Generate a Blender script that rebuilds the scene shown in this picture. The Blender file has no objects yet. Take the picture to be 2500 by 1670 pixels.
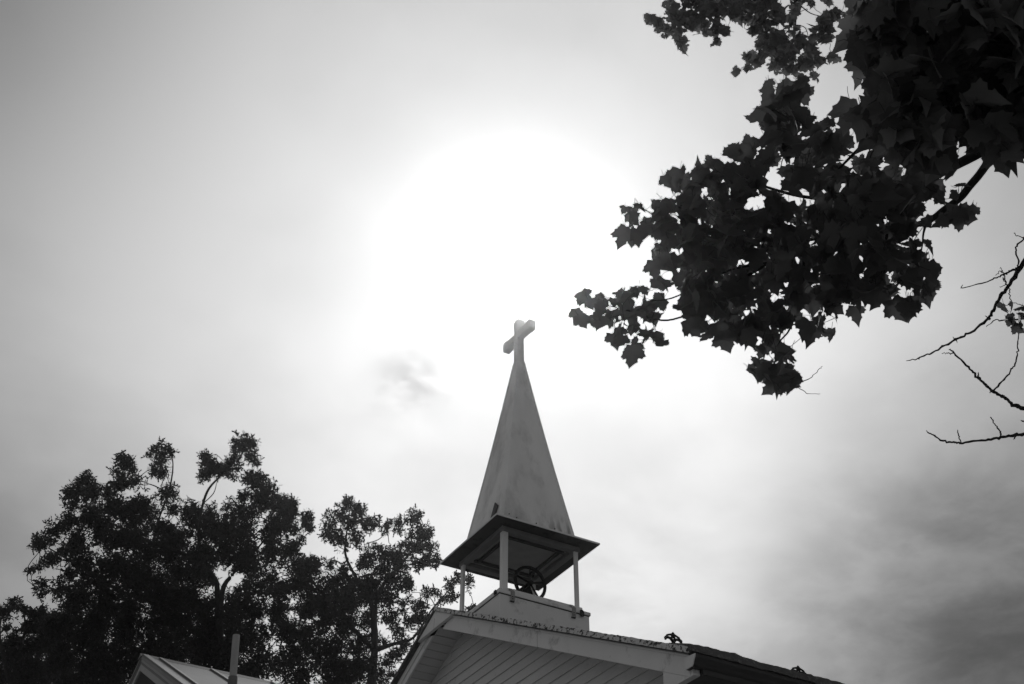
import bpy, bmesh, math, random
import numpy as np
from mathutils import Vector, Matrix

random.seed(11)
rng = np.random.default_rng(5)
scene = bpy.context.scene
col = scene.collection

# ------------------------------------------------------------------ camera
# world: X along the church ridge (away from the front gable), Y to the church's left, Z up
CAM = np.array([-5.976, -10.222, 1.6])
YAW, PITCH, ROLL = math.radians(60.102), math.radians(37.816), math.radians(0.321)
FPX = 2997.75                                   # focal length in pixels of a 2500 px wide frame
fw = np.array([math.cos(PITCH)*math.cos(YAW), math.cos(PITCH)*math.sin(YAW), math.sin(PITCH)])
rt0 = np.array([math.sin(YAW), -math.cos(YAW), 0.0]); up0 = np.cross(rt0, fw)
rt = math.cos(ROLL)*rt0 + math.sin(ROLL)*up0
up = -math.sin(ROLL)*rt0 + math.cos(ROLL)*up0
cam_data = bpy.data.cameras.new('camera'); cam = bpy.data.objects.new('camera', cam_data); col.objects.link(cam)
M4 = Matrix.Identity(4)
for i in range(3):
    M4[i][0], M4[i][1], M4[i][2], M4[i][3] = rt[i], up[i], -fw[i], CAM[i]
cam.matrix_world = M4
cam_data.sensor_width = 36.0; cam_data.lens = FPX/2500*36
cam_data.clip_start = 0.05; cam_data.clip_end = 2000
scene.camera = cam

def ray(px, py):
    return fw + rt*(px-1250)/FPX - up*(py-835)/FPX
def at(px, py, dist):
    d = ray(px, py); return CAM + d/np.linalg.norm(d)*dist
def at_h(px, py, dist):
    d = ray(px, py); return CAM + d/math.hypot(d[0], d[1])*dist
def hit(px, py, axis, val):
    d = ray(px, py); return CAM + d*(val-CAM[axis])/d[axis]

# ------------------------------------------------------------------ light
SUN_AZ, SUN_EL = math.radians(59.9), math.radians(41.7)
sun_dir = Vector((math.cos(SUN_EL)*math.cos(SUN_AZ), math.cos(SUN_EL)*math.sin(SUN_AZ), math.sin(SUN_EL)))
sd = bpy.data.lights.new('sun', 'SUN'); sd.energy = 4.4; sd.angle = math.radians(5); sd.color = (1, 1, 1)
so = bpy.data.objects.new('sun', sd); col.objects.link(so)
so.rotation_euler = sun_dir.to_track_quat('Z', 'Y').to_euler()

def build_world():
    w = bpy.data.worlds.new('World'); scene.world = w; w.use_nodes = True
    nt = w.node_tree; N = nt.nodes; L = nt.links
    for n in list(N): N.remove(n)
    out = N.new('ShaderNodeOutputWorld'); bg = N.new('ShaderNodeBackground'); L.new(bg.outputs[0], out.inputs[0])
    sky = N.new('ShaderNodeTexSky'); sky.sky_type = 'NISHITA'; sky.sun_disc = False
    sky.sun_elevation = SUN_EL; sky.sun_rotation = math.pi/2 - SUN_AZ
    sky.air_density = 1.0; sky.dust_density = 4.0
    bw = N.new('ShaderNodeRGBToBW'); L.new(sky.outputs[0], bw.inputs[0])
    tc = N.new('ShaderNodeTexCoord')
    def math_(op, a, b=None, clamp=False):
        n = N.new('ShaderNodeMath'); n.operation = op; n.use_clamp = clamp
        for i, v in enumerate((a, b)):
            if v is None: continue
            if isinstance(v, (int, float)): n.inputs[i].default_value = v
            else: L.new(v, n.inputs[i])
        return n.outputs[0]
    def dot(vec):
        n = N.new('ShaderNodeVectorMath'); n.operation = 'DOT_PRODUCT'
        L.new(tc.outputs['Generated'], n.inputs[0]); n.inputs[1].default_value = vec
        return n.outputs['Value']
    def lobe(vec, sigma, power=2.0):                # exp(-(angle/sigma)^power)
        v = Vector(vec).normalized()
        a = math_('ARCCOSINE', math_('MINIMUM', dot(v), 0.999999))
        return math_('EXPONENT', math_('MULTIPLY', math_('POWER', math_('DIVIDE', a, sigma), power), -1.0))
    R = math.radians
    glow = math_('ADD', math_('MULTIPLY', lobe(ray(1300, 850), R(25.5), 4.0), 1.80), 0.85)
    glow = math_('ADD', glow, math_('MULTIPLY', lobe(ray(1410, 1050), R(13.5), 3.0), 1.2))
    glow = math_('ADD', glow, math_('MULTIPLY', lobe(sun_dir, R(8.0)), 0.7))
    base = math_('MULTIPLY', bw.outputs[0], 0.05)
    base = math_('DIVIDE', base, math_('ADD', math_('MULTIPLY', base, 1.2), 1.0))   # thick cloud flattens the clear-sky glow
    val = math_('ADD', glow, base)
    # cloud sheet: noise on the sky directions projected to a flat layer overhead
    sep = N.new('ShaderNodeSeparateXYZ'); L.new(tc.outputs['Generated'], sep.inputs[0])
    z = math_('ADD', math_('MAXIMUM', sep.outputs[2], 0.0), 0.12)
    comb = N.new('ShaderNodeCombineXYZ')
    L.new(math_('DIVIDE', sep.outputs[0], z), comb.inputs[0]); L.new(math_('DIVIDE', sep.outputs[1], z), comb.inputs[1])
    def noise(scale, detail, rough, off, dist=0.0):
        n = N.new('ShaderNodeTexNoise'); n.noise_dimensions = '3D'
        n.inputs['Scale'].default_value = scale; n.inputs['Detail'].default_value = detail
        n.inputs['Roughness'].default_value = rough; n.inputs['Distortion'].default_value = dist
        m = N.new('ShaderNodeMapping'); m.inputs['Location'].default_value = off
        L.new(comb.outputs[0], m.inputs[0]); L.new(m.outputs[0], n.inputs[0])
        return n.outputs['Fac']
    def ramp(v, a, b):
        n = N.new('ShaderNodeMapRange'); n.interpolation_type = 'SMOOTHSTEP'
        n.inputs[1].default_value = a; n.inputs[2].default_value = b
        L.new(v, n.inputs[0]); return n.outputs[0]
    n3 = ramp(noise(4.6, 8, 0.58, (4.2, 0.3, 1.0), 0.25), 0.34, 0.68)
    n1 = noise(1.6, 6, 0.55, (3.1, 1.7, 0.4), 0.3)
    n2 = noise(3.6, 7, 0.55, (0.2, 5.1, 2.0), 0.1)
    broad = ramp(n1, 0.40, 0.70)
    fine = ramp(n2, 0.42, 0.68)
    # darker cloud banks where the photograph has them (directions on the sky)
    bank = math_('MULTIPLY', lobe(ray(2520, 1400), R(7.0)), 0.75)
    bank = math_('ADD', bank, math_('MULTIPLY', lobe(ray(2280, 1720), R(8.0)), 0.62))
    bank = math_('ADD', bank, math_('MULTIPLY', lobe(ray(-150, 1380), R(7.0)), 0.35))
    bank = math_('MULTIPLY', bank, math_('ADD', math_('ADD', math_('MULTIPLY', n2, 0.7), math_('MULTIPLY', n3, 0.5)), 0.40))
    bank = math_('ADD', bank, math_('MULTIPLY', lobe(ray(-250, -250), R(10.0)), 0.45))
    wisp = lobe(ray(1005, 925), R(1.45))
    n4 = ramp(noise(16.0, 6, 0.6, (1.2, 2.3, 0.0), 0.2), 0.38, 0.62)
    wisp = math_('MULTIPLY', wisp, math_('ADD', math_('MULTIPLY', n4, 0.9), 0.12))
    wisp2 = math_('MULTIPLY', lobe(ray(1500, 1490), R(4.5)), n3)
    dark = math_('ADD', math_('MULTIPLY', broad, 0.16), math_('MULTIPLY', fine, 0.06))
    dark = math_('ADD', dark, bank)
    dark = math_('ADD', dark, math_('MULTIPLY', wisp, 0.42))
    dark = math_('ADD', dark, math_('MULTIPLY', wisp2, 0.20))
    val = math_('MULTIPLY', val, math_('EXPONENT', math_('MULTIPLY', dark, -1.15)))
    L.new(val, bg.inputs['Color']); bg.inputs['Strength'].default_value = 1.0
build_world()
vs = scene.view_settings
vs.view_transform = 'Standard'; vs.look = 'None'; vs.exposure = -2.1; vs.gamma = 1.0; vs.use_curve_mapping = False
cy = scene.cycles
cy.max_bounces = 6; cy.volume_bounces = 0; cy.transparent_max_bounces = 8
cy.use_denoising = True

# ------------------------------------------------------------------ materials (black and white film: greys only)
def mat(name, base=0.5, rough=0.7, var=0.0, scale=5.0, spots=None, bump=0.0, bump_scale=40.0, translucent=0.0,
        stretch=(1, 1, 1), spot_scale=8.0, spot_lo=0.55, spot_hi=0.62, metallic=0.0, spec=0.3, obj_random=0.0):
    m = bpy.data.materials.new(name); m.use_nodes = True
    nt = m.node_tree; N = nt.nodes; L = nt.links
    b = N['Principled BSDF']; o = N['Material Output']
    b.inputs['Roughness'].default_value = rough; b.inputs['Metallic'].default_value = metallic
    b.inputs['Specular IOR Level'].default_value = spec
    geo = N.new('ShaderNodeNewGeometry')
    mp = N.new('ShaderNodeMapping'); mp.inputs['Scale'].default_value = stretch
    L.new(geo.outputs['Position'], mp.inputs[0])
    def noise(s, d=5, r=0.6):
        n = N.new('ShaderNodeTexNoise'); n.inputs['Scale'].default_value = s; n.inputs['Detail'].default_value = d
        n.inputs['Roughness'].default_value = r; L.new(mp.outputs[0], n.inputs[0]); return n.outputs['Fac']
    def M_(op, a, c):
        n = N.new('ShaderNodeMath'); n.operation = op
        for i, v in enumerate((a, c)):
            if isinstance(v, (int, float)): n.inputs[i].default_value = v
            else: L.new(v, n.inputs[i])
        return n.outputs[0]
    v = N.new('ShaderNodeValue'); v.outputs[0].default_value = base; cur = v.outputs[0]
    if var:
        cur = M_('MULTIPLY', cur, M_('ADD', M_('MULTIPLY', noise(scale), 2*var), 1-var))
    if obj_random:
        oi = N.new('ShaderNodeObjectInfo')
        cur = M_('MULTIPLY', cur, M_('ADD', M_('MULTIPLY', oi.outputs['Random'], 2*obj_random), 1-obj_random))
    if spots is not None:
        r = N.new('ShaderNodeMapRange'); r.inputs[1].default_value = spot_lo; r.inputs[2].default_value = spot_hi
        L.new(noise(spot_scale, 6, 0.65), r.inputs[0])
        mix = N.new('ShaderNodeMix'); mix.data_type = 'FLOAT'
        L.new(r.outputs[0], mix.inputs[0]); L.new(cur, mix.inputs[2]); mix.inputs[3].default_value = spots
        cur = mix.outputs[0]
    L.new(cur, b.inputs['Base Color'])
    if bump:
        bp = N.new('ShaderNodeBump'); bp.inputs['Strength'].default_value = bump; bp.inputs['Distance'].default_value = 0.01
        L.new(noise(bump_scale, 4), bp.inputs['Height']); L.new(bp.outputs[0], b.inputs['Normal'])
    if translucent:
        t = N.new('ShaderNodeBsdfTranslucent'); L.new(M_('MULTIPLY', cur, translucent/base), t.inputs[0])
        add = N.new('ShaderNodeAddShader'); L.new(b.outputs[0], add.inputs[0]); L.new(t.outputs[0], add.inputs[1])
        L.new(add.outputs[0], o.inputs['Surface'])
    return m
WHITE = mat('weathered_white_paint', 0.80, 0.6, 0.10, 3.0, spots=0.38, spot_scale=5, spot_lo=0.58, spot_hi=0.75, bump=0.15)
CLAP = mat('clapboard_paint', 0.66, 0.6, 0.10, 2.0, spots=0.30, spot_scale=14, spot_lo=0.62, spot_hi=0.75, bump=0.2, obj_random=0.06)
SPIRE = mat('spire_sheet_paint', 0.82, 0.55, 0.22, 3.0, spots=0.34, spot_scale=2.6, spot_lo=0.48, spot_hi=0.80, bump=0.15, bump_scale=15, stretch=(1, 1, 0.45))
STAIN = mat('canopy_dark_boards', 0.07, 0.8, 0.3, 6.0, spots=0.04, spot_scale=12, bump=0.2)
FLAKY = mat('flaking_roof_edge_paint', 0.66, 0.8, 0.15, 10, spots=0.04, spot_scale=34, spot_lo=0.52, spot_hi=0.58, bump=0.6, stretch=(1, 0.7, 1))
TAR = mat('tarred_shingle', 0.10, 0.9, 0.5, 14, spots=0.25, spot_scale=20, spot_lo=0.55, spot_hi=0.7, bump=0.8)
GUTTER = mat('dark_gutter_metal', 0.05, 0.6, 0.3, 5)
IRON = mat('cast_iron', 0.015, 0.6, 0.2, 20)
STEEL = mat('painted_strap_steel', 0.30, 0.6, 0.3, 20)
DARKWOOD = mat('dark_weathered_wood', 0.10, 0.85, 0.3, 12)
TIN = mat('tin_roof_sheet', 0.24, 0.75, 0.25, 1.6, bump=0.2, bump_scale=6, stretch=(1, 0.5, 0.5))
SEAM = mat('tin_roof_seam', 0.14, 0.6, 0.2, 6)
PIPE = mat('vent_pipe_plastic', 0.36, 0.6, 0.15, 8)
HOUSEWALL = mat('house_wall_paint', 0.45, 0.8, 0.1, 2)
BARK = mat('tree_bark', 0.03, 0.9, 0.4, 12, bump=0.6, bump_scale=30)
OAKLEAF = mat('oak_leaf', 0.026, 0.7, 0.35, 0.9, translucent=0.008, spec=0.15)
MAPLELEAF = mat('maple_leaf', 0.07, 0.6, 0.4, 4.0, translucent=0.095, obj_random=0.5, spec=0.2)
GRASS = mat('mown_grass', 0.17, 0.95, 0.4, 0.6, bump=0.5, bump_scale=30)

def add_stain(m):
    nt = m.node_tree; N = nt.nodes; L = nt.links; b = N['Principled BSDF']
    src = b.inputs['Base Color'].links[0].from_socket
    geo = N.new('ShaderNodeNewGeometry'); sep = N.new('ShaderNodeSeparateXYZ'); L.new(geo.outputs['Position'], sep.inputs[0])
    mp = N.new('ShaderNodeMapping'); mp.inputs['Scale'].default_value = (16, 16, 3.0); L.new(geo.outputs['Position'], mp.inputs[0])
    n = N.new('ShaderNodeTexNoise'); n.inputs['Scale'].default_value = 1.0; n.inputs['Detail'].default_value = 5; L.new(mp.outputs[0], n.inputs[0])
    def mr(v, a, c):
        r = N.new('ShaderNodeMapRange'); r.interpolation_type = 'SMOOTHSTEP'; r.inputs[1].default_value = a; r.inputs[2].default_value = c; L.new(v, r.inputs[0]); return r.outputs[0]
    def mul(a, c):
        k = N.new('ShaderNodeMath'); k.operation = 'MULTIPLY'; L.new(a, k.inputs[0])
        if isinstance(c, float): k.inputs[1].default_value = c
        else: L.new(c, k.inputs[1])
        return k.outputs[0]
    f = mul(mul(mr(n.outputs['Fac'], 0.42, 0.62), mr(sep.outputs[2], 8.32, 7.95)), mr(sep.outputs[0], -0.12, 0.30))
    mix = N.new('ShaderNodeMix'); mix.data_type = 'RGBA'; L.new(mul(f, 0.85), mix.inputs[0]); L.new(src, mix.inputs[6]); mix.inputs[7].default_value = (.08, .08, .08, 1)
    L.new(mix.outputs[2], b.inputs['Base Color'])
add_stain(SPIRE)

# ------------------------------------------------------------------ mesh helpers
class MB:
    def __init__(s): s.v = []; s.f = []
    def add(s, vs, fs):
        o = len(s.v); s.v += [tuple(map(float, p)) for p in vs]; s.f += [tuple(i+o for i in f) for f in fs]; return s
    def box(s, a, b):
        x0, y0, z0 = a; x1, y1, z1 = b
        return s.add([(x0,y0,z0),(x1,y0,z0),(x1,y1,z0),(x0,y1,z0),(x0,y0,z1),(x1,y0,z1),(x1,y1,z1),(x0,y1,z1)],
                     [(0,3,2,1),(4,5,6,7),(0,1,5,4),(1,2,6,5),(2,3,7,6),(3,0,4,7)])
    def prism(s, poly, axis, a, b):
        """polygon in the two other axes (cyclic order), extruded along axis from a to b"""
        n = len(poly); A = []; B = []
        for (p, q_) in poly:
            for lst, t in ((A, a), (B, b)):
                lst.append({0: (t, p, q_), 1: (p, t, q_), 2: (p, q_, t)}[axis])
        fs = [tuple(range(n))[::-1], tuple(range(n, 2*n))] + [(i, (i+1) % n, n+(i+1) % n, n+i) for i in range(n)]
        return s.add(A+B, fs)
    def tube(s, pts, radii, sides=6, cap=True):
        pts = [np.asarray(p, float) for p in pts]
        if isinstance(radii, (int, float)): radii = [radii]*len(pts)
        vs = []; fs = []
        ref = np.array([0.31, 0.17, 0.93])
        for i, p in enumerate(pts):
            t = pts[min(i+1, len(pts)-1)] - pts[max(i-1, 0)]
            t = t/(np.linalg.norm(t)+1e-9)
            u = np.cross(t, ref)
            if np.linalg.norm(u) < 0.15: u = np.cross(t, [1, 0, 0])
            u /= np.linalg.norm(u); w = np.cross(t, u)
            for k in range(sides):
                a = 2*math.pi*k/sides
                vs.append(p + radii[i]*(math.cos(a)*u + math.sin(a)*w))
        for i in range(len(pts)-1):
            for k in range(sides):
                fs.append((i*sides+k, i*sides+(k+1) % sides, (i+1)*sides+(k+1) % sides, (i+1)*sides+k))
        if cap:
            fs.append(tuple(range(sides))[::-1]); fs.append(tuple(range((len(pts)-1)*sides, len(pts)*sides)))
        return s.add(vs, fs)
    def ring(s, c, axis, R, r, seg=28, sides=8):
        c = np.asarray(c, float); ax = {0: ([0,1,0],[0,0,1]), 1: ([1,0,0],[0,0,1]), 2: ([1,0,0],[0,1,0])}[axis]
        U, W = map(np.array, ax); Nn = np.cross(U, W); vs = []; fs = []
        for i in range(seg):
            a = 2*math.pi*i/seg; d = math.cos(a)*U + math.sin(a)*W
            for k in range(sides):
                b = 2*math.pi*k/sides; vs.append(c + d*(R + r*math.cos(b)) + Nn*r*math.sin(b))
        for i in range(seg):
            for k in range(sides):
                fs.append((i*sides+k, ((i+1) % seg)*sides+k, ((i+1) % seg)*sides+(k+1) % sides, i*sides+(k+1) % sides))
        return s.add(vs, fs)
    def lathe(s, c, prof, seg=24):
        vs = []; fs = []; n = len(prof)
        for i in range(seg):
            a = 2*math.pi*i/seg
            for r, z in prof: vs.append((c[0]+r*math.cos(a), c[1]+r*math.sin(a), c[2]+z))
        for i in range(seg):
            for k in range(n-1):
                fs.append((i*n+k, ((i+1) % seg)*n+k, ((i+1) % seg)*n+k+1, i*n+k+1))
        return s.add(vs, fs)
    def mesh(s, name):
        me = bpy.data.meshes.new(name); me.from_pydata(s.v, [], s.f); me.validate(); me.update()
        bm = bmesh.new(); bm.from_mesh(me); bmesh.ops.recalc_face_normals(bm, faces=bm.faces); bm.to_mesh(me); bm.free()
        return me
    def build(s, name, material, parent=None, smooth=False, bevel=0.0):
        me = s.mesh(name); me.materials.append(material)
        if smooth:
            for p in me.polygons: p.use_smooth = True
        return link(name, me, parent, bevel)
def link(name, me, parent=None, bevel=0.0):
    o = bpy.data.objects.new(name, me); col.objects.link(o)
    if parent is not None: o.parent = parent
    if bevel:
        b = o.modifiers.new('bevel', 'BEVEL'); b.width = bevel; b.segments = 1; b.limit_method = 'ANGLE'
    return o
def thing(name, label, category, group=None):
    o = bpy.data.objects.new(name, None); col.objects.link(o); o.empty_display_size = 0.3
    return tag(o, label, category, group)
def tag(o, label, category, group=None):
    o['label'] = label; o['category'] = category
    if group: o['group'] = group
    return o

# ------------------------------------------------------------------ ground
g = MB().add([(-170, -170, 0), (170, -170, 0), (170, 170, 0), (-170, 170, 0)], [(0, 1, 2, 3)]).build('ground', GRASS)
g['kind'] = 'structure'

# ------------------------------------------------------------------ church
XG, ZG, RM, EY = -0.966, 7.044, 0.4883, 3.977          # gable edge, ridge height, roof slope, eave half width
XB = 13.0                                               # rear gable edge
XW = -0.640                                             # front wall plane
WY = 3.60                                               # side wall half width
SOF = 0.165                                             # soffit below the roof top
def rz(y, d=0.0): return ZG - RM*abs(y) - d
church = thing('church', 'white clapboard church with gabled roof and flaking roof edge, under the steeple', 'church')

# roof: two slabs with a visible, chipped front edge
roof = MB()
T = 0.042
roof.prism([(EY, rz(EY)), (0, ZG), (-EY, rz(EY)), (-EY, rz(EY, T)), (0, ZG-T), (EY, rz(EY, T))], 0, XG+0.004, XB)
roof = roof.build('roof', TAR, church)
# front edge strips: rough, flaking paint on the near rake, thin dark on the far rake
def rough_strip(y0, y1, n, x0, x1, top, bot, jit, name, material, parent):
    mb = MB(); ys = np.linspace(y0, y1, n)
    secs = []
    for y in ys:
        j = lambda a: float(rng.normal(0, a))
        zt = rz(y)+top+j(jit); zb = rz(y)-bot+j(jit*0.4); xx = x0+j(jit*0.5)
        secs.append([(xx, y, zb), (xx+j(jit*0.4), y, zt), (x1, y, zt), (x1, y, zb)])
    vs = [p for s_ in secs for p in s_]; fs = []
    for i in range(n-1):
        for k in range(4):
            fs.append((4*i+k, 4*i+(k+1) % 4, 4*i+4+(k+1) % 4, 4*i+4+k))
    fs += [(0, 1, 2, 3), tuple(4*(n-1)+k for k in (3, 2, 1, 0))]
    return mb.add(vs, fs).build(name, material, parent)
rough_strip(0.0, -EY+0.01, 190, XG-0.016, XG+0.25, 0.006, 0.040, 0.002, 'roof_edge', FLAKY, roof)
rough_strip(0.0, EY-0.01, 120, XG-0.012, XG+0.25, 0.003, 0.036, 0.001, 'roof_edge', TAR, roof)
# ragged shingle edge along the near eave
mb = MB(); n = 260; xs = np.linspace(XG-0.01, 9.0, n); vs = []; fs = []
h = 0.03; hs_ = []
for i in range(n):
    h += float(rng.normal(0, 0.006)); h = min(max(h, 0.016), 0.052); hs_.append(h)
for i, x in enumerate(xs):
    jj = float(rng.normal(0, 0.004)); y0 = -EY-0.025+jj; 
    zt = rz(EY)+hs_[i]*0.75; zb = rz(EY)-0.030
    vs += [(x, y0, zb), (x, y0+0.012, zt), (x, -EY+0.22, rz(EY-0.22)+0.012), (x, -EY+0.22, rz(EY-0.22)-0.02)]
for i in range(n-1):
    for k in range(4): fs.append((4*i+k, 4*i+(k+1) % 4, 4*i+4+(k+1) % 4, 4*i+4+k))
fs += [(0, 1, 2, 3), tuple(4*(n-1)+k for k in (3, 2, 1, 0))]
mb.add(vs, fs).build('eave_shingle_edge', TAR, roof)
# cast iron snow guards standing on the slope just above the eave
def snow_guard(x, y):
    s = 1.0
    z0 = rz(y)-0.01; mb = MB()
    P = lambda a, b: (x+a, y, z0+b)
    k = 0.0095
    mb.tube([P(0, 0), P(0, .03), P(0, .052)], [.020, .016, .014], 8)
    mb.tube([P(0, .075), P(.0, .098), P(.001, .118)], [.012, .017, .004], 8)
    for sg in (-1, 1):
        mb.tube([P(sg*.008, .045), P(sg*.014, .064), P(sg*.008, .084)], [.010, .008, .010], 8)
        mb.tube([P(sg*.006, .050), P(sg*.026, .066), P(sg*.046, .068), P(sg*.064, .058)], [k*1.3, k*1.1, k, k*.9], 8)
        mb.tube([P(sg*.004, .098), P(sg*.030, .092), P(sg*.052, .084), P(sg*.060, .066)], [k, k*.8, k*.8, k*.8], 8)
        mb.tube([P(sg*.060, .072), P(sg*.067, .060), P(sg*.070, .046)], [k, k*1.35, k*.8], 8)
    return mb.build('snow_guard', IRON, roof, smooth=True)
snow_guard(-0.872, -3.677); snow_guard(0.285, -3.677)

# rake boards, peak plate, cornice return
XR = XG+0.036
rb = MB().prism([(-0.30, rz(0.30, T+.003)), (-EY+.07, rz(EY-.07, T+.003)), (-EY+.07, rz(EY-.07, 0.212)), (-0.1, rz(0.1, 0.212))], 0, XR, XR+0.028)
rb = rb.build('rake_board', WHITE, church, bevel=0.003)
MB().prism([(-1.9, rz(1.9, T)), (-1.903, rz(1.903, T)), (-1.903, rz(1.903, .214)), (-1.9, rz(1.9, .214))], 0, XR-.0006, XR+.01).build('joint', DARKWOOD, rb)
MB().prism([(-0.05, rz(0.05, T+.012)), (-EY+.05, rz(EY-.05, T+.012)), (-EY+.05, rz(EY-.05, T+.026)), (-.05, rz(.05, T+.026))], 0, XR-0.012, XR-0.0005).build('drip_strip', WHITE, rb)
lb = MB().prism([(0.30, rz(0.30, T+.003)), (EY-.07, rz(EY-.07, T+.003)), (EY-.07, rz(EY-.07, 0.112)), (0.1, rz(0.1, 0.112))], 0, XR, XR+0.022)
lb = lb.build('rake_board', WHITE, church, bevel=0.003)
MB().prism([(0.22, rz(0.22, .1125)), (EY-.07, rz(EY-.07, .1125)), (EY-.07, rz(EY-.07, .185)), (.12, rz(.12, .185))], 0, XR+.012, XR+.03).build('lower_moulding', WHITE, lb)
pk = MB().prism([(0, rz(0, T+.001)), (.377, rz(.377, T+.001)), (.377, 6.818), (-.377, 6.818), (-.377, rz(.377, T+.001))], 0, XG+0.0, XG+0.034)
pk = pk.build('peak_plate', WHITE, church, bevel=0.002)
MB().box((XG-.0008, .013, 6.82), (XG+.01, .016, 6.93)).build('crack', DARKWOOD, pk)
for sg in (-1, 1):
    rtb = MB().prism([(sg*3.655, rz(3.655, .2)), (sg*3.655, 4.5), (sg*3.70, 4.5), (sg*3.70, 4.93), (sg*3.94, 4.93), (sg*3.94, rz(3.94, T+.004))], 0, XR+.002, XR+.30)
    rtb = MB()
    rtb.box((XR+.0295, min(sg*3.56, sg*3.94), 4.932), (XR+.06, max(sg*3.56, sg*3.94), rz(3.94, T+.004)))
    rtb = rtb.build('cornice_return', WHITE, church, bevel=0.003)
    MB().prism([(sg*3.60, rz(3.60, .2)), (sg*3.60, 4.93), (sg*3.935, 4.93), (sg*3.935, rz(3.935, T+.006))], 0, XR+.004, XR+.0292).build('return_face', WHITE, rtb)
    MB().box((XR+.001, min(sg*3.62, sg*3.945), 4.9285), (XR+.03, max(sg*3.62, sg*3.945), 4.9295+.006)).build('return_lip', WHITE, rtb)
# gutter with a pale end cap
prof = [(-3.900, 5.060), (-4.017, 5.050), (-4.012, 5.030), (-3.995, 5.005), (-3.985, 4.985), (-3.974, 4.973), (-3.900, 4.972)]
gut = MB().prism(prof, 0, XG+.012, XB-.02).build('gutter', GUTTER, church)
MB().prism(prof, 0, XG+.004, XG+.0115).build('end_cap', WHITE, gut)
profl = [(-a, b) for a, b in prof]
gut2 = MB().prism(profl, 0, XG+.012, XB-.02).build('gutter', GUTTER, church)
MB().prism(profl, 0, XG+.004, XG+.0115).build('end_cap', WHITE, gut2)
# eave soffits and frieze under the overhang
for sg in (-1, 1):
    MB().box((XR+.061, min(sg*3.50, sg*3.955), 4.934), (XB-.05, max(sg*3.60, sg*3.955), 4.95)).build('eave_soffit', DARKWOOD, church)  # dark wood colour puts the overhang's shade into the soffit
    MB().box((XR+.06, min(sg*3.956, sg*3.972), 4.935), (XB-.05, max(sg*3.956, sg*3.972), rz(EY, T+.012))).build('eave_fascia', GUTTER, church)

# walls: inner body plus lapped boards on the gable
body = MB()
body.prism([(WY-.02, 0), (-WY+.02, 0), (-WY+.02, rz(WY, .25)), (0, rz(0, .25)), (WY-.02, rz(WY, .25))], 0, XW+.03, XB-.35)
wall = body.build('wall', CLAP, church)
EXPO = 0.098
zb = 0.35; k = 0
while zb < rz(0, SOF)-0.02:
    zt = min(zb+EXPO+.02, rz(0, SOF))
    yb = min(WY, (ZG-SOF-zb)/RM); yt = min(WY, max((ZG-SOF-zt)/RM, 0.002))
    dx = float(rng.normal(0, .0008)); xf = XW+dx
    lap = 0.015
    # wedge board: thick lower edge proud of the board below
    cut = float(rng.uniform(-.75, .75))*yb if rng.uniform() < .55 and yt > .8 else None
    spans = [(-yb, yb, -yt, yt)] if cut is None else [(-yb, cut-.0025, -yt, cut-.0025), (cut+.0025, yb, cut+.0025, yt)]
    for (b0, b1, t0, t1) in spans:
        e = float(rng.normal(0, .0012))
        vs = [(xf-lap+e, b0, zb), (xf-lap+e, b1, zb), (xf, t1, zt), (xf, t0, zt), (xf+.02, b0, zb), (xf+.02, b1, zb), (xf+.02, t1, zt), (xf+.02, t0, zt)]
        MB().add(vs, [(0, 1, 2, 3), (7, 6, 5, 4), (0, 4, 5, 1), (1, 5, 6, 2), (2, 6, 7, 3), (3, 7, 4, 0)]).build('clapboard', CLAP, wall)
    zb += EXPO
for sg in (-1, 1):
    mb = MB(); z_ = 0.35
    while z_ < 4.85:
        zt = z_+EXPO+.02
        y0, y1 = sg*(WY+.015), sg*(WY)
        mb.add([(XW, y0, z_), (XB-.36, y0, z_), (XB-.36, y1, zt), (XW, y1, zt), (XW, sg*(WY-.02), z_), (XB-.36, sg*(WY-.02), z_), (XB-.36, sg*(WY-.02), zt), (XW, sg*(WY-.02), zt)],
               [(0, 1, 2, 3), (7, 6, 5, 4), (0, 4, 5, 1), (1, 5, 6, 2), (2, 6, 7, 3), (3, 7, 4, 0)])
        z_ += EXPO
    so_ = mb.build('side_siding', CLAP, church); so_['kind'] = 'stuff'
    MB().box((XW-.03, min(sg*(WY-.13), sg*(WY+.03)), 0.3), (XW-.002, max(sg*(WY-.13), sg*(WY+.03)), 4.93)).build('corner_board', WHITE, church)
MB().box((XW+.05, -WY-.02, -0.02), (XB-.38, WY+.02, .36)).build('foundation', mat('foundation_stone', .3, .9, .3, 4), church)
# gable soffit boards, running back from the rake board to the wall, one by one
for sg in (-1, 1):
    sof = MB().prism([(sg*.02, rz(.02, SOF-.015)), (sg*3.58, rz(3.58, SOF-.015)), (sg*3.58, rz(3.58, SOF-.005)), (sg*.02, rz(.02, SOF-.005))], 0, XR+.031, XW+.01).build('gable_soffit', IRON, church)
    bw_ = 0.088; y = 0.03
    while y < 3.5:
        a, b = y+.005, y+bw_-.005
        d0 = SOF+float(rng.normal(0, .0012))
        MB().prism([(sg*a, rz(a, d0-.004)), (sg*b, rz(b, d0-.004)), (sg*b, rz(b, d0+.008)), (sg*a, rz(a, d0+.008))], 0, XR+.033, XW+.012).build('soffit_board', CLAP, sof)
        y += bw_

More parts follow.
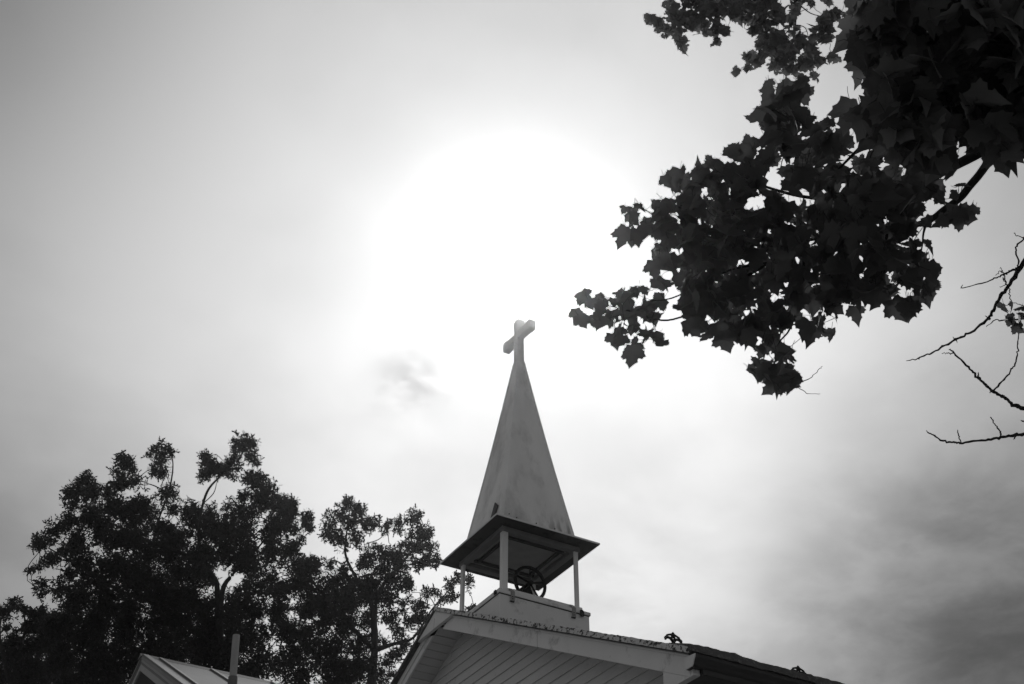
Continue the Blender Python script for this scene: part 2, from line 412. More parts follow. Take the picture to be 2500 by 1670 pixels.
# ------------------------------------------------------------------ steeple on the ridge
ZP = 7.890                                              # underside of the canopy plate
steeple = thing('steeple', 'open belfry with four posts, square canopy and tall pale spire, on the church ridge', 'steeple')
H = 0.528
base = MB()
base.prism([(-H, rz(H)-.12), (H, rz(H)-.12), (H, 7.098), (-H, 7.098)], 0, -H, H)
base = base.build('base_box', WHITE, steeple, bevel=0.004)
mb = MB()
for sg in (-1, 1):
    mb.box((-H-.012, min(sg*(H-.012), sg*(H+.012)), 7.092), (H+.012, max(sg*(H-.012), sg*(H+.012)), 7.128))
    mb.box((min(sg*(H-.012), sg*(H+.012)), -H+.0125, 7.0925), (max(sg*(H-.012), sg*(H+.012)), H-.0125, 7.1275))
mb.build('trim_rail', WHITE, base, bevel=0.003)
mb = MB()
for sg in (-1, 1):
    mb.box((-H-.003, min(sg*(H-.01), sg*(H+.003)), 7.083), (H+.003, max(sg*(H-.01), sg*(H+.003)), 7.0915))
    mb.box((min(sg*(H-.01), sg*(H+.003)), -H+.0105, 7.0835), (max(sg*(H-.01), sg*(H+.003)), H-.0105, 7.091))
mb.build('rail_joint_shadow', IRON, base)  # dark strip in the iron colour, painting the shadow gap under the rail
mb = MB()
for sg in (-1, 1):
    mb.box((-.47, min(sg*.465, sg*.495), 7.10), (.47, max(sg*.465, sg*.495), 7.185))
    mb.box((min(sg*.465, sg*.495), -.4645, 7.1005), (max(sg*.465, sg*.495), .4645, 7.1845))
mb.build('curb_board', WHITE, base, bevel=0.003)
MB().box((-H+.02, -H+.02, 7.09), (H-.02, H-.02, 7.11)).build('deck', DARKWOOD, base)
for x in (-.385, .335):                                 # bent straps that hold the curb
    st = MB().box((x-.022, -H-.018, 7.03), (x+.022, -H-.0125, 7.135))
    st.prism([(-H-.018, 7.135), (-.496, 7.178), (-.496, 7.186), (-H-.012, 7.142)], 0, x-.022, x+.022)
    st = st.build('strap', STEEL, base)
    MB().box((x-.028, -H-.017, 7.022), (x+.018, -H-.0005, 7.029)).build('strap_lip', IRON, st)
    for dz in (7.05, 7.075):
        MB().tube([(x-.004, -H-.022, dz), (x-.004, -H-.012, dz)], .006, 8).build('bolt', IRON, st)
MB().prism([(.405, 7.055), (.445, 7.055), (.45, 7.10), (.435, 7.125), (.405, 7.125)], 1, -H-.035, -H-.013).build('cleat', IRON, base, bevel=.004)
MB().prism([(-.50, 7.09), (-.455, 7.09), (-.455, 7.13), (-.49, 7.135)], 0, -H-.03, -H-.013).build('cleat', IRON, base, bevel=.004)
# posts
for (x, y, wx, wy) in ((-.46, -.46, .066, .060), (.46, -.46, -.050, .024), (-.46, .46, .030, -.060), (.46, .46, -.05, -.05)):
    a = (min(x, x+wx), min(y, y+wy), 7.10); b = (max(x, x+wx), max(y, y+wy), ZP-.05)
    p = MB().box(a, b).build('post', WHITE, steeple, bevel=.004)
MB().box((-.472, -.472, 7.105), (-.385, -.385, 7.155)).build('post_shoe', STEEL, steeple, bevel=.004)
# headers between the posts and canopy plate
mb = MB()
for sg in (-1, 1):
    mb.box((-.475, min(sg*.40, sg*.475), ZP-.055), (.475, max(sg*.40, sg*.475), ZP-.001))
    mb.box((min(sg*.40, sg*.475), -.3995, ZP-.0545), (max(sg*.40, sg*.475), .3995, ZP-.0015))
mb.build('header', mat('belfry_header_boards', .22, .8, .25, 9), steeple, bevel=.003)
mb = MB()
for sg in (-1, 1):
    mb.box((-.37, min(sg*.30, sg*.335), ZP-.036), (.37, max(sg*.30, sg*.335), ZP-.0105))
    mb.box((min(sg*.30, sg*.335), -.2995, ZP-.0355), (max(sg*.30, sg*.335), .2995, ZP-.011))
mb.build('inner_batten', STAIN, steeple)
HP = 0.625
MB().box((-.3985, -.3985, ZP-.010), (.3985, .3985, ZP-.0016)).build('ceiling', mat('belfry_ceiling_boards', .36, .8, .25, 9), steeple)
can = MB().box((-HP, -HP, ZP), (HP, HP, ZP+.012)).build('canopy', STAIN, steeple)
mb = MB()
for sg in (-1, 1):
    mb.box((-HP-.006, min(sg*(HP-.03), sg*(HP+.006)), ZP+.004), (HP+.006, max(sg*(HP-.03), sg*(HP+.006)), ZP+.022))
    mb.box((min(sg*(HP-.03), sg*(HP+.006)), -HP+.0305, ZP+.0045), (max(sg*(HP-.03), sg*(HP+.006)), HP-.0305, ZP+.0215))
mb.build('canopy_edge', WHITE, can)
# spire: a slightly hollow-sided pyramid of sheets with strips on its corners
ZS0, ZS1 = ZP+.013, 10.47
prof = []
for i in range(9):
    t = i/8; zz = ZS0+(ZS1-ZS0)*t
    prof.append((zz, 0.458*(1-t)+0.048*t - 0.010*math.sin(math.pi*t)))
vs = []; fs = []
for zz, hh in prof: vs += [(-hh, -hh, zz), (hh, -hh, zz), (hh, hh, zz), (-hh, hh, zz)]
for i in range(len(prof)-1):
    for k in range(4): fs.append((4*i+k, 4*i+(k+1) % 4, 4*i+4+(k+1) % 4, 4*i+4+k))
fs += [(3, 2, 1, 0), tuple(4*(len(prof)-1)+k for k in range(4))]
spire = MB().add(vs, fs).build('spire', SPIRE, steeple)
for (sx, sy) in ((-1, -1), (1, -1), (1, 1), (-1, 1)):   # corner strips: folded sheet, proud by a few mm
    secs = []
    for i, (zz, hh) in enumerate(prof):
        wd = min(.035, hh*.45); o_ = .004
        a = [(sx*(hh+o_), sy*(hh+o_)), (sx*(hh-wd), sy*(hh+o_)), (sx*(hh-wd), sy*(hh-.002)), (sx*(hh-.002), sy*(hh-.002)), (sx*(hh-.002), sy*(hh-wd)), (sx*(hh+o_), sy*(hh-wd))]
        secs += [(p[0], p[1], zz+.001) for p in a]
    fs = []
    for i in range(len(prof)-1):
        for k in range(6): fs.append((6*i+k, 6*i+(k+1) % 6, 6*i+6+(k+1) % 6, 6*i+6+k))
    fs += [(0, 1, 2, 3, 4, 5), tuple(6*(len(prof)-1)+k for k in range(6))]
    if (sx, sy) != (-1, -1):
        MB().add(secs, fs).build('corner_strip', WHITE, spire)
# loose dark strip of flashing standing off the front face
def spire_h(z):
    t = (z-ZS0)/(ZS1-ZS0); return 0.458*(1-t)+0.048*t - 0.010*math.sin(math.pi*t)
mb = MB(); pr = []
for (y, z) in ((-.13, 8.02), (-.205, 8.02), (-.262, 8.255), (-.235, 8.275), (-.185, 8.325)):
    pr.append((y, z))
vs = [(-spire_h(z)-.004, y, z) for y, z in pr] + [(-spire_h(z)-.022, y, z) for y, z in pr]; n = len(pr)
MB().add(vs, [tuple(range(n)), tuple(range(n, 2*n))[::-1]] + [(i, (i+1) % n, n+(i+1) % n, n+i) for i in range(n)]).build('loose_flashing', DARKWOOD, spire)
nail_me = MB().tube([(0, 0, 0), (0, -.008, 0)], .0065, 8).mesh('nail'); nail_me.materials.append(IRON)
for i, x in enumerate((-.37, -.28, -.16, -.04, .07, .19, .31)):
    z = ZS0+.12+(.03 if i % 2 else 0)+.05*(i == 0); o = link('nail', nail_me, spire); o.location = (x, -spire_h(z)-.0, z)
# cross: shaft and arms flaring to blunt, softly chamfered ends
def flare(mb, axis_pts, w0, w1, dep, thick_axis):
    return mb
cz = 10.870
cr = MB()
d = 0.047
shaft = [(-.054, 10.44), (-.051, 10.62), (-.049, cz-.075), (-.049, cz+.075), (-.068, 11.060), (-.060, 11.105), (.0, 11.120), (.060, 11.105), (.068, 11.060), (.049, cz+.075), (.049, cz-.075), (.051, 10.62), (.054, 10.44)]
cr.prism(shaft, 0, -d, d)
cross = cr.build('cross', SPIRE, steeple, bevel=.008)
for sg in (-1, 1):
    tl = .018*sg
    arm = [(sg*.04, cz-.052), (sg*.17, cz-.056+tl*.6), (sg*.29, cz-.078+tl), (sg*.325, cz-.062+tl), (sg*.332, cz+tl), (sg*.325, cz+.062+tl), (sg*.29, cz+.078+tl), (sg*.17, cz+.056+tl*.6), (sg*.04, cz+.052)]
    MB().prism(arm, 0, -d+.003, d-.003).build('cross_arm', SPIRE, cross, bevel=.008)

# ------------------------------------------------------------------ bell inside the belfry
bell = thing('church_bell', 'dark cast iron bell with spoked wheel hanging inside the open belfry', 'bell')
WC = np.array([.075, -.11, 7.525])
mb = MB().ring(WC, 1, .182, .019, 40, 8).build('wheel', IRON, bell, smooth=True)
for k in range(5):
    a = 2*math.pi*k/5+math.pi/2
    MB().tube([WC, WC+.182*np.array([math.cos(a), 0, math.sin(a)])], .011, 6).build('spoke', IRON, mb)
MB().tube([WC+np.array([0, -.03, 0]), WC+np.array([0, .28, 0])], .026, 10).build('axle', IRON, bell)
MB().lathe((.00, .12, 7.13), [(.205, 0), (.215, .012), (.195, .035), (.16, .10), (.145, .18), (.135, .24), (.11, .29), (.05, .315), (.0, .32)], 32).build('bell_body', IRON, bell, smooth=True)
MB().prism([(-.12, 7.42), (-.08, 7.48), (-.02, 7.52), (.07, 7.52), (.11, 7.48), (.13, 7.42)], 1, .07, .17).build('yoke', IRON, bell, bevel=.01)
for y in (-.055, .27):
    MB().add(*(lambda p: (p, [(0, 1, 2, 3), (4, 7, 6, 5), (0, 4, 5, 1), (1, 5, 6, 2), (2, 6, 7, 3), (3, 7, 4, 0)]))(
        [(-.10, y-.02, 7.10), (-.10, y+.02, 7.10), (.24, y+.02, 7.10), (.24, y-.02, 7.10), (.045, y-.02, 7.53), (.045, y+.02, 7.53), (.095, y+.02, 7.53), (.095, y-.02, 7.53)])).build('stand', IRON, bell)

# ------------------------------------------------------------------ neighbouring house at the left
AP = at_h(345, 1600, 19.0); hx, hy, hz = AP; HM = 0.53; HW = 3.3; HL = 8.0
house = thing('tin_roofed_house', 'small gabled house with seamed tin roof and vent pipe, before the oaks', 'house')
hzr = lambda y, d=0: hz - HM*abs(y) - d
hr = MB().prism([(hy+HW, hzr(HW)), (hy, hz), (hy-HW, hzr(HW)), (hy-HW, hzr(HW, .05)), (hy, hz-.05), (hy+HW, hzr(HW, .05))], 0, hx, hx+HL).build('roof', TIN, house)
x = hx+.05; i = 0
seam_me = None
for xx in (0.06, 0.30, 1.13, 2.15, 3.1, 4.05, 5.0, 5.95, 6.9, 7.8):
    w = .05 if xx > .1 else .10
    for sg in (-1, 1):
        MB().prism([(sg*0.02+hy, hzr(.02)+.001), (sg*HW+hy, hzr(HW)+.001), (sg*HW+hy, hzr(HW)+.035), (sg*.02+hy, hzr(.02)+.035)], 0, hx+xx-w/2, hx+xx+w/2).build('seam', SEAM, hr)
MB().prism([(hy-.09, hzr(.09)+.002), (hy, hz+.03), (hy+.09, hzr(.09)+.002)], 0, hx-.02, hx+HL+.02).build('ridge_cap', SEAM, hr)
for sg in (-1, 1):
    r_ = MB().prism([(hy, hz-.052), (hy+sg*HW, hzr(HW, .052)), (hy+sg*HW, hzr(HW, .24)), (hy, hz-.24)], 0, hx+.02, hx+.05).build('rake_board', PIPE, house)
    MB().prism([(hy, hz-.10), (hy+sg*HW, hzr(HW, .10)), (hy+sg*HW, hzr(HW, .135)), (hy, hz-.135)], 0, hx+.012, hx+.0195).build('rake_groove', SEAM, r_)
MB().prism([(hy-HW+.35, 0), (hy+HW-.35, 0), (hy+HW-.35, hzr(HW-.35, .06)), (hy, hz-.06), (hy-HW+.35, hzr(HW-.35, .06))], 0, hx+.55, hx+HL-.4).build('wall', HOUSEWALL, house)
# vent pipe: stands on the near slope, leaning a little
def slope_hit(px, py):
    d = ray(px, py); n = np.array([0, -HM, 1.0]); p0 = np.array([hx, hy, hz]); return CAM + d*((p0-CAM)@n)/(d@n)
yb_ = hy-1.5
pb = hit(562, 1712, 1, yb_); pb[2] = hzr(1.5)-.05
tdir = hit(577, 1551, 1, yb_)
vp_ = MB().tube([pb, tdir], [.055, .053], 16).build('vent_pipe', PIPE, house, smooth=False)
MB().tube([pb, pb+(tdir-pb)*.22], [.075, .066], 16).build('boot', SEAM, vp_)

# ------------------------------------------------------------------ trees
def spline(pts, n=4):
    P = [np.asarray(p, float) for p in pts]; out = []
    for i in range(len(P)-1):
        p0 = P[max(i-1, 0)]; p1 = P[i]; p2 = P[i+1]; p3 = P[min(i+2, len(P)-1)]
        for k in range(n):
            t = k/n
            out.append(.5*((2*p1)+(-p0+p2)*t+(2*p0-5*p1+4*p2-p3)*t*t+(-p0+3*p1-3*p2+p3)*t**3))
    out.append(P[-1]); return out
def grow(nodes, targets, mb, rmax, rmin, wob, sides=4):
    """connect each target to the nearest part of the skeleton with a wavy, tapering twig"""
    npos = [np.asarray(p) for p, r in nodes]; nr = [r for p, r in nodes]
    todo = list(range(len(targets))); T = [np.asarray(t) for t in targets]
    best = [(1e9, 0)]*len(T)
    for i in todo:
        d = [np.linalg.norm(T[i]-p) for p in npos]; j = int(np.argmin(d)); best[i] = (d[j], j)
    while todo:
        i = min(todo, key=lambda k: best[k][0]); todo.remove(i)
        dist, j = best[i]; a = npos[j]; b = T[i]
        r0 = min(nr[j]*.75, rmax*(1 if dist < 9*rmax else .35)); r1 = max(rmin, r0*.6)
        mid = [a+(b-a)*t + rng.normal(0, wob*dist, 3)*(1 if 0 < t < 1 else 0) for t in (0, .3, .65, 1)]
        mb.tube(spline(mid, 2), list(np.linspace(r0, r1, 7)), sides, cap=False)
        for t, rr in ((mid[2], (r0+r1)/2), (b, r1)):
            npos.append(t); nr.append(rr)
            for k in todo:
                d = np.linalg.norm(T[k]-t)
                if d < best[k][0]: best[k] = (d, len(npos)-1)
def basis(n_, t_):
    n_ = n_/np.linalg.norm(n_, axis=1, keepdims=True)
    t_ = t_-n_*(n_*t_).sum(1, keepdims=True); t_ = t_/np.linalg.norm(t_, axis=1, keepdims=True)
    s_ = np.cross(t_, n_); return s_, t_, n_
def fast_mesh(name, V, loops_per, idx, material):
    me = bpy.data.meshes.new(name); nf = len(idx)//loops_per
    me.vertices.add(len(V)); me.vertices.foreach_set('co', V.astype(np.float32).ravel())
    me.loops.add(len(idx)); me.loops.foreach_set('vertex_index', idx.astype(np.int32))
    me.polygons.add(nf); me.polygons.foreach_set('loop_start', np.arange(0, len(idx), loops_per, dtype=np.int32))
    me.update(calc_edges=True); me.materials.append(material); return me

# --- oaks: rosettes of narrow lobed leaves
OL = np.array([(0, 0, 0), (.16, .36, .02), (.06, .50, 0), (.18, .78, .02), (0, 1.08, -.05), (-.18, .78, .02), (-.06, .50, 0), (-.16, .36, .02)])
def oak_crown(name, clumps, dist, depth, leaf, parent, dens):
    pos = []
    for (zx, zy, r) in clumps:
        px, py = zx/1.957, 1000+zy/1.957
        dc = dist + rng.uniform(-depth, depth)
        c = at(px, py, dc); R = r/1.957/FPX*dc
        n = max(2, int((dens if r > 58 else dens*.72)*rng.uniform(.55, 1.1)*(r/45.0)**2))
        v = rng.normal(0, 1, (n, 3)); v /= np.linalg.norm(v, axis=1, keepdims=True)
        rad = R*0.92*rng.uniform(0, 1, (n, 1))**0.5
        squash = rng.uniform(.65, 1.35, 3); squash /= squash.mean()
        lobes_ = rng.normal(0, .45*R, (3, 3))                      # uneven sub-clumps, not a ball
        pos.append((c, c + v*rad*squash*1.0 + lobes_[rng.integers(0, 3, n)]*.55))
    P = np.concatenate([p for _, p in pos]); nR = len(P)
    K = 5
    base = np.repeat(P, K, 0); n = len(base)
    axis = rng.normal(0, 1, (nR, 3)); axis[:, 2] += .5; axis /= np.linalg.norm(axis, axis=1, keepdims=True)
    ax = np.repeat(axis, K, 0)
    tipd = rng.normal(0, 1, (n, 3)); tipd += ax*.5; tipd[:, 2] -= .15
    tipd /= np.linalg.norm(tipd, axis=1, keepdims=True)
    s_, t_, n_ = basis(ax + rng.normal(0, .5, (n, 3)), tipd)
    L_ = leaf*rng.uniform(.65, 1.2, (n, 1))
    V = base[:, None, :] + (OL[None, :, 0:1]*s_[:, None, :] + OL[None, :, 1:2]*t_[:, None, :] + OL[None, :, 2:3]*n_[:, None, :])*L_[:, None, :]
    V = V.reshape(-1, 3); idx = np.arange(len(V))
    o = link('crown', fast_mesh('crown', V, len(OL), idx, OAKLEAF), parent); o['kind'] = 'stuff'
    return [c for c, _ in pos]
def oak(label, clumps, limbs, dist, depth, leaf, trunk_px, dens=128, group='oaks behind the church'):
    t = thing('oak_tree', label, 'tree', group)
    centers = oak_crown('oak', clumps, dist, depth, leaf, t, dens)
    Z5 = lambda p, dd=0: at(p[0]/1.957, 1000+p[1]/1.957, dist+dd)
    nodes = []; mb = MB()
    top = Z5(trunk_px)
    foot = np.array([top[0]+.4, top[1]+.3, -.15])
    tp = spline([foot, foot+(top-foot)*.3+np.array([.2, .1, 0]), foot+(top-foot)*.65+np.array([-.15, .1, 0]), top], 5)
    tr = list(np.linspace(.40, .10, len(tp))); tr[0] = .6; tr[1] = .48
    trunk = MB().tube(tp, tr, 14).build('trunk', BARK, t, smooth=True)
    nodes += list(zip(tp[8:], tr[8:]))
    for k, l in enumerate(limbs):
        pts = [Z5((a, b), rng.uniform(-.5, .5)) for a, b, r in l]
        if l[0][2] > .12: pts[0] = top
        sp = spline(pts, 4); rr = np.interp(np.linspace(0, len(l)-1, len(sp)), range(len(l)), [r*.5 for a, b, r in l])
        MB().tube(sp, list(rr), 8).build('limb', BARK, t, smooth=True)
        nodes += list(zip(sp, rr))
    grow(nodes, centers, mb, .06, .012, .10)
    b_ = mb.build('branches', BARK, t); b_.name = 'branch_work'; b_['kind'] = 'stuff'
    return t
A_CL = [(1000,815,34),(955,765,40),(1110,880,44),(1170,900,40),(1010,1130,60),(1130,1120,60),(960,1240,70),(1080,1260,70),(1180,1290,70),(820,1260,80),(700,1280,80),(1160,190,62),(1110,245,42),(1000,265,55),(1060,295,48),(975,235,30),(1205,235,34),(1190,165,30),(985,320,34),(1110,310,24),
 (770,190,48),(720,215,28),(750,285,42),(790,300,26),(800,420,50),(835,475,36),(770,250,20),
 (595,250,42),(630,330,56),(565,340,48),(585,225,30),(550,290,30),
 (415,335,38),(360,400,55),(440,400,56),(520,400,56),(345,450,36),(320,390,22),
 (1215,345,55),(1165,405,30),(1275,375,42),(1250,440,62),(1340,450,62),(1390,480,52),(1200,500,66),(1100,490,56),(1010,490,56),(905,490,52),(1450,530,46),(1380,570,62),(1475,560,30),(1300,560,76),(1435,625,30),(1390,660,52),
 (660,450,62),(560,480,66),(460,490,66),(700,480,46),(640,540,56),(480,560,66),(320,550,52),(260,595,50),(200,640,40),(235,700,44),(170,650,22),(310,680,54),(380,620,56),(178,750,24),(140,775,20),(400,720,66),(560,620,70),(640,640,66),(720,560,46),(790,560,46),(850,590,66),(950,560,76),(1050,580,76),(1150,590,76),
 (820,680,80),(700,700,80),(550,720,80),(450,800,76),(340,790,38),(950,690,80),(1080,690,78),(1200,680,76),(1290,680,62),(1340,730,44),(1220,770,50),(1150,740,46),
 (200,850,38),(190,890,22),(280,860,50),(380,890,76),(500,900,90),(620,820,90),(740,810,90),(870,800,90),(970,790,56),(640,950,90),(780,930,90),(900,900,90),(1000,930,56),
 (1180,840,36),(1240,860,52),(1310,830,52),(1120,960,66),(1230,960,74),(1330,960,74),(1100,1050,80),(1000,1030,90),(870,1030,90),(740,1060,90),(600,1070,90),(480,1030,80),(350,980,62),(310,1060,76),
 (420,1140,95),(550,1190,95),(680,1190,95),(820,1160,95),(950,1160,95),(1080,1170,90),(1210,1080,70),(1220,1200,80),(420,1270,90),(300,1200,70),(560,1290,90),(330,1300,80)]
B_CL = [(1660,440,38),(1620,490,44),(1710,480,44),(1570,545,44),(1660,550,54),(1750,555,44),(1605,600,46),(1700,605,46),(1560,590,30),(1790,540,30),(1640,640,34),
 (1850,560,34),(1910,550,40),(1970,520,40),(2000,500,22),(1990,580,50),(2040,600,40),(2065,650,40),(2085,720,34),(2040,705,40),(1985,650,42),(1930,680,50),(1860,690,56),(1790,680,54),(1740,735,54),(1820,760,56),(1900,760,56),(1990,745,32),(1950,830,42),(1880,830,54),(1780,830,66),(1690,830,54),(1640,770,44),(1590,820,54),(1560,900,66),(1660,900,66),(1760,910,66),(1850,910,52),(1940,925,42),(2040,880,30),(2080,870,22),(2010,930,34),
 (2150,840,34),(2190,815,34),(2230,830,26),(2120,905,30),(2160,890,24),(2240,950,22),(2250,800,18),(2265,950,20),
 (1420,760,60),(1480,740,50),(1390,860,60),(1490,830,66),(1580,745,32),(1480,950,76),(1560,1010,74),(1660,1010,66),(1760,1010,62),(1860,1000,48),(1960,1010,40),(2000,980,40),(2050,1000,26),(1380,1040,72),(1480,1080,76),(1590,1110,74),(1700,1110,70),(1800,1110,50),(1890,1060,34),(1940,1130,36),(1500,1190,76),(1400,1160,76),(1620,1220,74),(1740,1220,66),(1840,1210,50),(1900,1180,34),(1320,1240,70),(1440,1270,76),(1560,1290,76),(1690,1300,70),(1800,1290,50),(2010,1060,30),(1980,1180,26),(1880,1270,26)]
C_CL = [(60,930,32),(20,970,34),(110,960,42),(180,985,46),(225,1010,54),(140,1040,42),(35,1040,20),(60,1115,44),(130,1140,56),(210,1120,66),(60,1200,66),(160,1230,76),(270,1250,86),(30,1280,60),(130,1300,70),(250,1080,60),(-40,1150,60),(-60,980,50),(-80,1260,80)]
A_L = [[(1050,1160,.20),(1040,900,.16),(1020,800,.13),(900,700,.11),(730,640,.09),(600,575,.06),(480,520,.03)],
       [(1050,1160,.20),(1060,880,.14),(1110,790,.10),(1150,740,.07),(1250,640,.05),(1330,520,.03)],
       [(1020,800,.12),(960,680,.10),(950,560,.09),(970,450,.075),(1000,375,.06),(1060,310,.045),(1120,240,.03)],
       [(730,640,.08),(760,520,.06),(805,400,.05),(826,280,.035),(815,215,.025),(770,170,.015)],
       [(805,400,.04),(740,365,.03),(690,350,.02)],
       [(970,450,.03),(1020,400,.025),(1035,350,.015)],
       [(1200,560,.04),(1100,455,.03),(1150,440,.025),(1180,410,.015)],
       [(1050,1160,.18),(800,960,.10),(560,860,.08),(330,720,.05),(230,660,.03)],
       [(1050,1160,.16),(1180,950,.06),(1190,830,.03)],
       [(560,860,.05),(330,880,.04),(200,830,.02),(140,810,.008)]]
B_L = [[(1790,1150,.20),(1780,960,.15),(1750,880,.12),(1700,800,.09),(1650,690,.07),(1660,560,.05),(1675,450,.025)],
       [(1790,1150,.20),(1800,900,.10),(1880,780,.08),(1930,720,.06),(1990,640,.04),(2010,540,.02)],
       [(1790,1150,.18),(1880,1120,.10),(1975,1090,.08),(2060,960,.05),(2130,880,.035),(2190,810,.02)],
       [(1930,720,.04),(1990,725,.025),(2040,745,.015)],
       [(1750,640,.03),(1810,620,.025),(1850,580,.015)],
       [(1790,1150,.16),(1640,1000,.10),(1540,880,.07),(1460,780,.04)]]
C_L = [[(60,1350,.2),(80,1200,.12),(120,1050,.07),(110,960,.03)], [(60,1350,.18),(200,1150,.08),(230,1020,.04)], [(60,1350,.16),(0,1100,.07),(10,980,.03)]]
oak('tall spreading dark oak whose crown rises behind the tin roof and vent pipe', A_CL, A_L, 33.0, 2.2, .118, (1050, 1160))
oak('dark oak filling the gap between the vent pipe and the church gable', B_CL, B_L, 36.0, 2.0, .125, (1790, 1150))
oak('low leafy oak standing left of the house with the tin roof, away from the church', C_CL, C_L, 37.0, 1.5, .130, (60, 1350), 150)

# --- maples: leaves built one by one
HALF = [(0, 0), (.13, -.06), (.34, -.10), (.37, .05), (.44, .16), (.56, .22), (.54, .32), (.66, .48), (.54, .52), (.50, .62), (.41, .59), (.31, .58), (.30, .70), (.35, .76), (.23, .83), (.12, .94), (0, 1.12)]
OUT = HALF + [(-x, y) for x, y in HALF[-2:0:-1]]
def maple_leaf_points(fold, droop, twist, curl):
    pts = [(0, .40)] + OUT; V = []
    for x, y in pts:
        z = fold*abs(x) - droop*(max(y, 0)**2)*.5 - curl*(x*x) + twist*x*y
        V.append((x, y-.45, z+.05))
    n = len(OUT); F = [(0, 1+i, 1+(i+1) % n) for i in range(n)]
    return np.array(V), F
VARS = [maple_leaf_points(*a) for a in ((.10, .5, .0, .2), (.45, .6, .25, .0), (-.10, .9, -.35, .5), (.60, .35, .2, .3), (.0, .6, .5, .6), (.30, 1.2, -.2, .2), (.15, .25, -.3, .9), (.8, .8, .1, .1))]
leaf_meshes = []
for i, (V, F) in enumerate(VARS):
    me = bpy.data.meshes.new('leaf'); me.from_pydata([tuple(v) for v in V], [], F); me.update(); me.materials.append(MAPLELEAF); leaf_meshes.append(me)
def maple_leaves(tree, specs, twigs, budget=300, petiole=.5):
    """specs: (position, size, tip direction, normal); nearest ones become leaf objects, the rest one mesh"""
    order = sorted(range(len(specs)), key=lambda i: (clear_of_frame(specs[i][0], 0), -specs[i][1]/np.linalg.norm(specs[i][0]-CAM)))
    restV = []; restF = []; off = 0
    for rank, i in enumerate(order):
        p, sz, td, nm = specs[i]
        s_, t_, n_ = basis(np.array([nm]), np.array([td])); s_, t_, n_ = s_[0], t_[0], n_[0]
        k = int(rng.integers(len(VARS)))
        if rank < budget:
            o = link('leaf', leaf_meshes[k], tree)
            R_ = Matrix(((s_[0]*sz, t_[0]*sz, n_[0]*sz, p[0]), (s_[1]*sz, t_[1]*sz, n_[1]*sz, p[1]), (s_[2]*sz, t_[2]*sz, n_[2]*sz, p[2]), (0, 0, 0, 1)))
            o.matrix_world = R_
        else:
            V, F = VARS[k]
            W = p + sz*(V[:, 0:1]*s_ + V[:, 1:2]*t_ + V[:, 2:3]*n_)
            restV.append(W); restF.append(np.array(F)+off); off += len(V)
        b0 = p - .45*sz*t_
        e = b0 - t_*sz*petiole*.6 + np.array([0, 0, sz*petiole*.5]) + rng.normal(0, .08*sz, 3)
        twigs.tube([b0, (b0+e)/2+rng.normal(0, .04*sz, 3), e], [.0011*max(1, sz/.1)]*3, 3, cap=False)
    if restV:
        V = np.concatenate(restV); F = np.concatenate(restF).ravel()
        o = link('foliage', fast_mesh('foliage', V, 3, F, MAPLELEAF), tree); o['kind'] = 'stuff'
def leaf_dirs(droop, n_up):
    td = rng.normal(0, .55, 3); td[2] = td[2]*.5 - droop
    nm = rng.normal(0, .55, 3); nm[2] += n_up
    return td, nm

